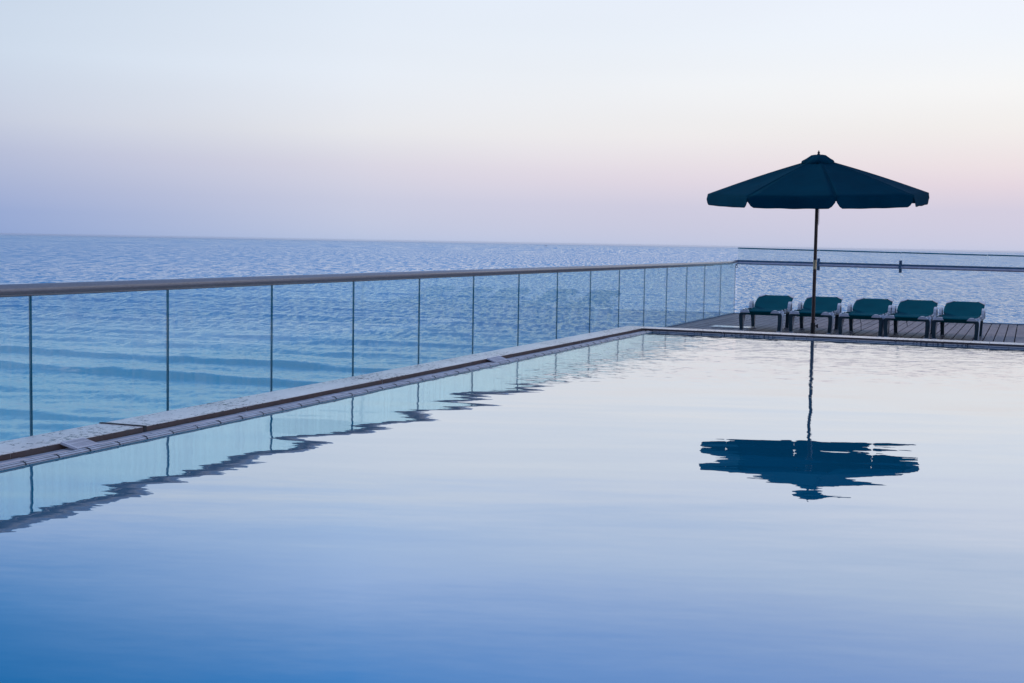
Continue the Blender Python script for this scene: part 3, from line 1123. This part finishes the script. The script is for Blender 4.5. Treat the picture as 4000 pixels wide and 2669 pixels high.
    for r_, z in rings:
        for i in range(n):
            a = 2 * math.pi * i / n
            oc = 1 - .045 * (1 - abs(math.cos(4 * (a + ph0))))
            wv = .010 * math.sin(5 * a + 1) + .006 * math.sin(11 * a)
            kk = r_ / .222
            q = Vector((math.sin(a) * r_ * oc * (1 + .05 * kk * math.sin(3 * a)), -math.cos(a) * r_ * oc, z + wv * kk))
            q = tilt @ (q - top) + top
            vs.append(q)
    for j in range(len(rings) - 1):
        for i in range(n):
            i2 = (i + 1) % n
            fs.append((j * n + i, (j + 1) * n + i, (j + 1) * n + i2, j * n + i2))
    fs.append(tuple(range(n)))
    mb.add(vs, fs, 0, True)
    vc = mb.build("vent_cap", M['canopy'], root, recalc=False)
    s3 = vc.modifiers.new("cloth", 'SOLIDIFY'); s3.thickness = .004; s3.offset = -1
    mb = MB()
    mb.lathe([(.020, 0), (.020, .012), (.012, .018), (.017, .028), (.015, .040), (.007, .045), (.009, .052), (.006, .058)], (0, 0, 2.588), 14)
    mb.build("finial", M['blackmetal'], root)
    # frame under the cloth
    for k_ in range(8):
        mb = MB()
        a = surf(k_, 0, .05) - Vector((0, 0, .03)); b = surf(k_, 0, .985) - Vector((0, 0, .016))
        mb.tube([a, b], .009, 8)
        rb = mb.build("rib", M['wood'], root)
        mb = MB()
        c = surf(k_, 0, .52) - Vector((0, 0, .025))
        hub = Vector((c.x, c.y, 0)).normalized() * .035 + Vector((0, 0, 2.06))
        mb.tube([hub, c], .007, 8)
        mb.build("strut", M['wood'], rb)
    mb = MB()
    mb.lathe([(.026, 0), (.045, .01), (.045, .05), (.026, .06)], (0, 0, 2.03), 18)
    mb.build("runner", M['wood'], root)
    mb = MB()
    mb.lathe([(.026, 0), (.05, .01), (.05, .05), (.026, .06)], (0, 0, 2.46), 18)
    mb.build("hub", M['wood'], root)
    # pull cord beside the pole
    mb = MB()
    mb.tube([(.03, -.01, 2.03), (.034, -.012, 1.85), (.036, -.012, 1.70), (.031, -.012, 1.665), (.026, -.011, 1.70), (.027, -.01, 1.88), (.026, -.01, 2.03)], .0022, 5)
    mb.build("pull_cord", M['cord'], root)
    # true size at its place: everything measured about eye height
    done = set()

    def rescale(o):
        if o.type == 'MESH' and o.data.name not in done:
            done.add(o.data.name)
            for v in o.data.vertices:
                v.co = Vector((v.co.x * kk_, v.co.y * kk_, 1.375 + (v.co.z - 1.375) * kk_))
        for ch in o.children:
            rescale(ch)
    rescale(root)
    return root


build_parasol()


# ------------------------------------------------------------------ SUN LOUNGERS
def build_lounger():
    root = empty("sun_lounger")
    # base frame: front inverted U bar, side rails, cross bars
    mb = MB()
    HW = .345
    mb.box(-HW + .03, HW - .03, 0, .045, .268, .300)
    mb.box(-HW + .03, HW - .03, 1.06, 1.10, .262, .295)
    for s in (-1, 1):
        mb.box(s * .305 - .016, s * .305 + .016, .0455, 1.86 if False else 1.30, .268, .312)
    mb.box(-.289, .289, .62, .65, .262, .29)
    mb.build("frame", M['greenplastic'], root, bevel=.008)

    def leg_mesh(s, y, rear=False):
        mb = MB()
        # front blade: outline in x-z, rounded outer shoulder
        xo, wi = .345, .062
        pts = [(xo - .018 - wi * .80, 0), (xo - .018, 0), (xo - .004, .16), (xo, .262), (xo - .006, .286), (xo - .022, .300), (xo - .07, .3005), (xo - .07, .268), (xo - wi, .262), (xo - wi + .002, .16)]
        if rear:
            pts = [(a - .02, b * .97) for a, b in pts]
        mb.prism([(s * a, b) for a, b in pts], y + .001, y + .044, lambda a, b, t_: (a, t_, b))
        return mb

    def gusset(s, y, rear=False):
        mb = MB()
        x = .313 - (.02 if rear else 0)
        if rear:
            pts = [(y + .0445, .0), (y + .07, .0), (y + .12, .14), (y + .16, .285), (y + .0445, .285)]
        else:
            pts = [(y + .0445, .0), (y + .075, .0), (y + .15, .10), (y + .24, .21), (y + .32, .300), (y + .30, .325), (y + .25, .305), (y + .12, .305), (y + .10, .345), (y + .085, .345), (y + .075, .302), (y + .0445, .300)]
        mb.prism(pts, x - .027, x + .027, lambda a, b, t_: (s * t_, a, b))
        return mb
    for y, rr_ in ((0, False), (1.04, True)):
        for s in (-1, 1):
            lg = leg_mesh(s, y, rr_).build("leg", M['greenplastic'], root, bevel=.006)
            gusset(s, y, rr_).build("gusset", M['greyplastic'], lg, bevel=.005)
            mb = MB()
            mb.box(s * .296 - .031 - (.02 * s if rr_ else 0), s * .296 + .031 - (.02 * s if rr_ else 0), y - .003, y + .05, .0, .014)
            mb.build("foot", M['greyplastic'], lg, bevel=.003)
    # pale corner caps over the front hem
    for s in (-1, 1):
        mb = MB()
        pts = [(.165, .302), (.190, .338), (.208, .347), (.270, .346), (.298, .334), (.320, .302)]
        mb.prism([(s * a, b) for a, b in pts], -.024, .085, lambda a, b, t_: (a, t_, b))
        mb.build("corner_cap", M['greyplastic'], root, bevel=.008)
    # seat sling
    mb = MB()
    hw = .285
    path = [(-.004, .285), (-.012, .305), (-.006, .326), (.012, .338), (.05, .340), (.2, .330), (.5, .318), (.8, .318), (1.0, .326), (1.08, .338)]
    NX = 16
    vs, fs = [], []
    for (y, z) in path:
        for i in range(NX + 1):
            u = -1 + 2 * i / NX
            edge = abs(u) ** 6
            vs.append((u * hw, y, z + .012 * edge - (.006 if y > .1 else 0) * (1 - u * u)))
    for j in range(len(path) - 1):
        for i in range(NX):
            a = j * (NX + 1) + i
            fs.append((a, a + 1, a + NX + 2, a + NX + 1))
    mb.add(vs, fs, 0, True)
    so = mb.build("seat_sling", M['fabric'], root, recalc=False)
    sd = so.modifiers.new("cloth", 'SOLIDIFY'); sd.thickness = .004; sd.offset = -1
    mb = MB()
    mb.box(-.20, .20, -.016, -.0125, .268, .322)
    mb.build("front_hem", M['fabric_dk'], so, bevel=.002)
    # rolled side hems, broken where the frame clips hold them
    for s in (-1, 1):
        for a, b in ((.125, .20), (.24, .50), (.54, .82)):
            mb = MB()
            mb.tube([(s * .292, a, .330), (s * .292, b, .326)], .017, 12)
            mb.build("side_hem", M['fabric_dk'], so)
        for yc in (.22, .52, .84):
            mb = MB()
            mb.box(s * .322 - .012, s * .322 + .012, yc - .018, yc + .018, .290, .352)
            mb.build("clip", M['greyplastic'], root, bevel=.006)
    # backrest: frame and sling, raised at a low angle
    ang = R(16)
    y0, z0, Lb = 1.09, .332, .74

    def bk(x, l, h):
        # slightly curved: steeper in the middle
        return (x, y0 + l * math.cos(ang) - h * math.sin(ang), z0 + l * math.sin(ang) + h * math.cos(ang) + .012 * math.sin(math.pi * l / Lb))
    mb = MB()
    for s in (-1, 1):
        mb.tube([bk(s * .240, l, -.050) for l in (0, .2, .4, .6, Lb - .03)], .017, 10)
    mb.tube([bk(x, Lb - .03, -.050) for x in (-.24, 0, .24)], .017, 10)
    bf = mb.build("backrest_frame", M['greyplastic'], root)
    NY = 14
    vs, fs = [], []
    for j in range(NY + 1):
        l = Lb * j / NY
        # outline: narrow at the crease, wide shoulders, cut corners at the top
        if l < .14:
            w = .262 + (.300 - .262) * (l / .14) ** .8
        elif l < .54:
            w = .300 + .006 * math.sin((l - .14) / .40 * math.pi)
        elif l < .64:
            w = .300 - .060 * ((l - .54) / .10) ** 1.6
        else:
            w = .240 - .040 * ((l - .64) / .10)
        for i in range(NX + 1):
            u = -1 + 2 * i / NX
            vs.append(bk(u * w, l, -.004 - .022 * (1 - u * u) * math.sin(math.pi * min(1, l / Lb * .9 + .1)) + .004 * abs(u) ** 8))
    for j in range(NY):
        for i in range(NX):
            a = j * (NX + 1) + i
            fs.append((a, a + 1, a + NX + 2, a + NX + 1))
    mb = MB(); mb.add(vs, fs, 0, True)
    bs = mb.build("backrest_sling", M['fabric'], root, recalc=False)
    sd = bs.modifiers.new("cloth", 'SOLIDIFY'); sd.thickness = .004; sd.offset = -1
    for s in (-1, 1):
        mb = MB()
        pts = [(.190, .748), (.272, .748), (.298, .715), (.304, .57), (.285, .59), (.255, .63), (.215, .69)]
        vsa = [bk(s * a, b, -.014) for a, b in pts] + [bk(s * a, b, .010) for a, b in pts]
        n = len(pts)
        mb.add(vsa, [tuple(range(n)), tuple(range(2 * n - 1, n - 1, -1))] + [(i, n + i, n + (i + 1) % n, (i + 1) % n) for i in range(n)])
        mb.build("corner_cap", M['greyplastic'], bs, bevel=.004)
    # arm hoops beside the backrest hinge
    for s in (-1, 1):
        mb = MB()
        x0_, x1_ = .303, .345
        outer = [(.93, .290), (.95, .37), (.985, .425), (1.04, .452), (1.13, .455), (1.20, .425), (1.235, .36), (1.25, .29)]
        inner = [(1.205, .29), (1.19, .35), (1.165, .39), (1.12, .412), (1.05, .410), (1.01, .385), (.985, .345), (.975, .29)]
        mb.prism(outer + inner, x0_, x1_, lambda a, b, t_: (s * t_, a, b))
        mb.build("armrest", M['greyplastic'], root, bevel=.007)
    # prop under the backrest
    mb = MB()
    for s in (-1, 1):
        mb.tube([(s * .22, 1.26, .285), bk(s * .22, .42, -.055)], .009, 8)
    mb.tube([(-.22, 1.26, .285), (.22, 1.26, .285)], .009, 8)
    mb.build("prop", M['greyplastic'], root)
    return root


first = build_lounger()
GRP = "sun loungers in a row on the deck"
spots = [
    (1.590, 15.32, R(1.5), "teal sun lounger at the left end of the row, standing slightly apart", None),
    (2.387, 15.36, R(0.6), "teal sun lounger partly hidden behind the parasol pole, second from the left", None),
    (3.196, 15.14, R(-1.2), "middle teal sun lounger of the row, with a long strap hanging under its seat", .16),
    (3.895, 15.10, R(-2.0), "teal sun lounger with a short strap underneath, second from the right end", .06),
    (4.618, 15.04, R(-2.4), "teal sun lounger at the right end of the row, beside the bare boards", None),
]
for i, (x, y, a, lab, st) in enumerate(spots):
    o = first if i == 0 else copy_tree(first)
    o.location = (x, y, 0.002)
    o.rotation_euler = (0, 0, a)
    tag(o, lab, "sun lounger", GRP)
for i, (x, y, a, lab, st) in enumerate(spots):
    if st:
        o = [q for q in bpy.data.objects if q.get('label') == lab][0]
        mb = MB()
        mb.tube([(-.02, .10, .30), (-.015, .10, .27), (.0, .102, .24 - st * .3), (.004, .104, .24 - st)], .005, 6)
        mb.build("strap", M['greenplastic'], o)

# ------------------------------------------------------------------ SMALL THINGS
# white lid lying on the deck
mb = MB()
mb.box(-.33, .33, -.20, .20, .003, .022)
mb.box(-.27, -.20, -.03, .03, .0222, .026)
lid = mb.build("hatch_lid", M['whiteslab'], None, bevel=.004)
lid.location = (.985, 16.06, 0); lid.rotation_euler = (0, 0, R(-2))
tag(lid, "flat white rectangular lid lying on the deck left of the first sun lounger", "lid")


def loose_grate(name, p0, p1, width_vec, label, slots=11):
    """a short piece of ribbed grating lifted out of the gutter"""
    root = tag(empty(name, p0), label, "grate", "loose grating pieces on the left pool edge")
    P0, P1, Wv = Vector(p0), Vector(p1), Vector(width_vec)
    Lv = P1 - P0
    nrm_ = Lv.cross(Wv).normalized()
    if nrm_.z < 0: nrm_ = -nrm_

    def bx(mb, a0, a1, b0, b1, h0, h1):
        vs = []
        for h in (h0, h1):
            for (a, b) in ((a0, b0), (a1, b0), (a1, b1), (a0, b1)):
                vs.append(Lv * a + Wv * b + nrm_ * h)
        mb.add(vs, [(3, 2, 1, 0), (4, 5, 6, 7), (0, 1, 5, 4), (1, 2, 6, 5), (2, 3, 7, 6), (3, 0, 4, 7)])
    mb = MB()
    bx(mb, 0, 1, 0, .10, 0, .012)
    bx(mb, 0, 1, .90, 1, 0, .012)
    bx(mb, 0, .05, .101, .899, 0, .012)
    bx(mb, .95, 1, .101, .899, 0, .012)
    bx(mb, .051, .949, .58, .66, .001, .0115)
    mb.build("rim", M['whiteplastic'], root)
    mb = MB()
    for i in range(slots):
        a = .05 + .9 * (i + .25) / slots
        bx(mb, a, a + .9 / slots * .52, .1005, .8995, .002, .011)
    mb.build("slats", M['whiteplastic'], root)
    return root


loose_grate("overflow_grate", (1.440, -1.372, ZG - .002), (1.438, -1.205, ZG - .002), (-.086, -.012, .026),
            "slotted white grate piece tilted against the coping, nearest the camera")
loose_grate("overflow_grate", (1.438, 4.06, ZG - .002), (1.438, 4.34, ZG - .002), (-.084, .0, .028),
            "pale grate piece propped up halfway along the left pool edge", 24)


# boats on the horizon
def boat(x, y, ln_, label):
    root = tag(empty("boat", (x, y, SEA_Z), R(15)), label, "boat", "distant boats")
    mb = MB()
    h = ln_ * .12
    sec = [(-.5, .36), (-.25, .5), (.15, .5), (.38, .3), (.5, .02)]
    b = ln_ * .28
    vs = []
    for (t, w) in sec:
        vs += [(t * ln_, -w * b, h), (t * ln_, -w * b * .6, -.2), (t * ln_, w * b * .6, -.2), (t * ln_, w * b, h)]
    fs = []
    for i in range(len(sec) - 1):
        for j in range(4):
            j2 = (j + 1) % 4
            fs.append((i * 4 + j, i * 4 + j2, i * 4 + 4 + j2, i * 4 + 4 + j))
    fs += [(0, 1, 2, 3), (16, 19, 18, 17)]
    mb.add(vs, fs)
    mb.build("hull", M['hull'], root)
    mb = MB()
    mb.box(-.18 * ln_, .16 * ln_, -.09 * ln_, .09 * ln_, h + .02, h + .16 * ln_)
    mb.box(-.10 * ln_, .06 * ln_, -.07 * ln_, .07 * ln_, h + .162 * ln_, h + .26 * ln_)
    mb.build("cabin", M['cabin'], root)


boat(-2034.0, 5746.0, 12.5, "tiny dark boat far out near the horizon, left of the parasol")
boat(-480.0, 5000.0, 9.0, "faint tiny boat seen through the far glass just left of the parasol pole")


# ------------------------------------------------------------------ HAZE over the sea
mb = MB()
mb.box(-16500, 16500, -16500, 16500, SEA_Z - 3, 2.75)
hz_m = bpy.data.materials.new("haze_air"); hz_m.use_nodes = True
ht = hz_m.node_tree; ht.nodes.clear()
pv = ht.nodes.new('ShaderNodeVolumePrincipled')
pv.inputs['Color'].default_value = (.80, .88, 1.0, 1)
pv.inputs['Density'].default_value = HAZE
ho = ht.nodes.new('ShaderNodeOutputMaterial'); ht.links.new(pv.outputs[0], ho.inputs['Volume'])
hz = mb.build("haze", hz_m)
hz['kind'] = "stuff"
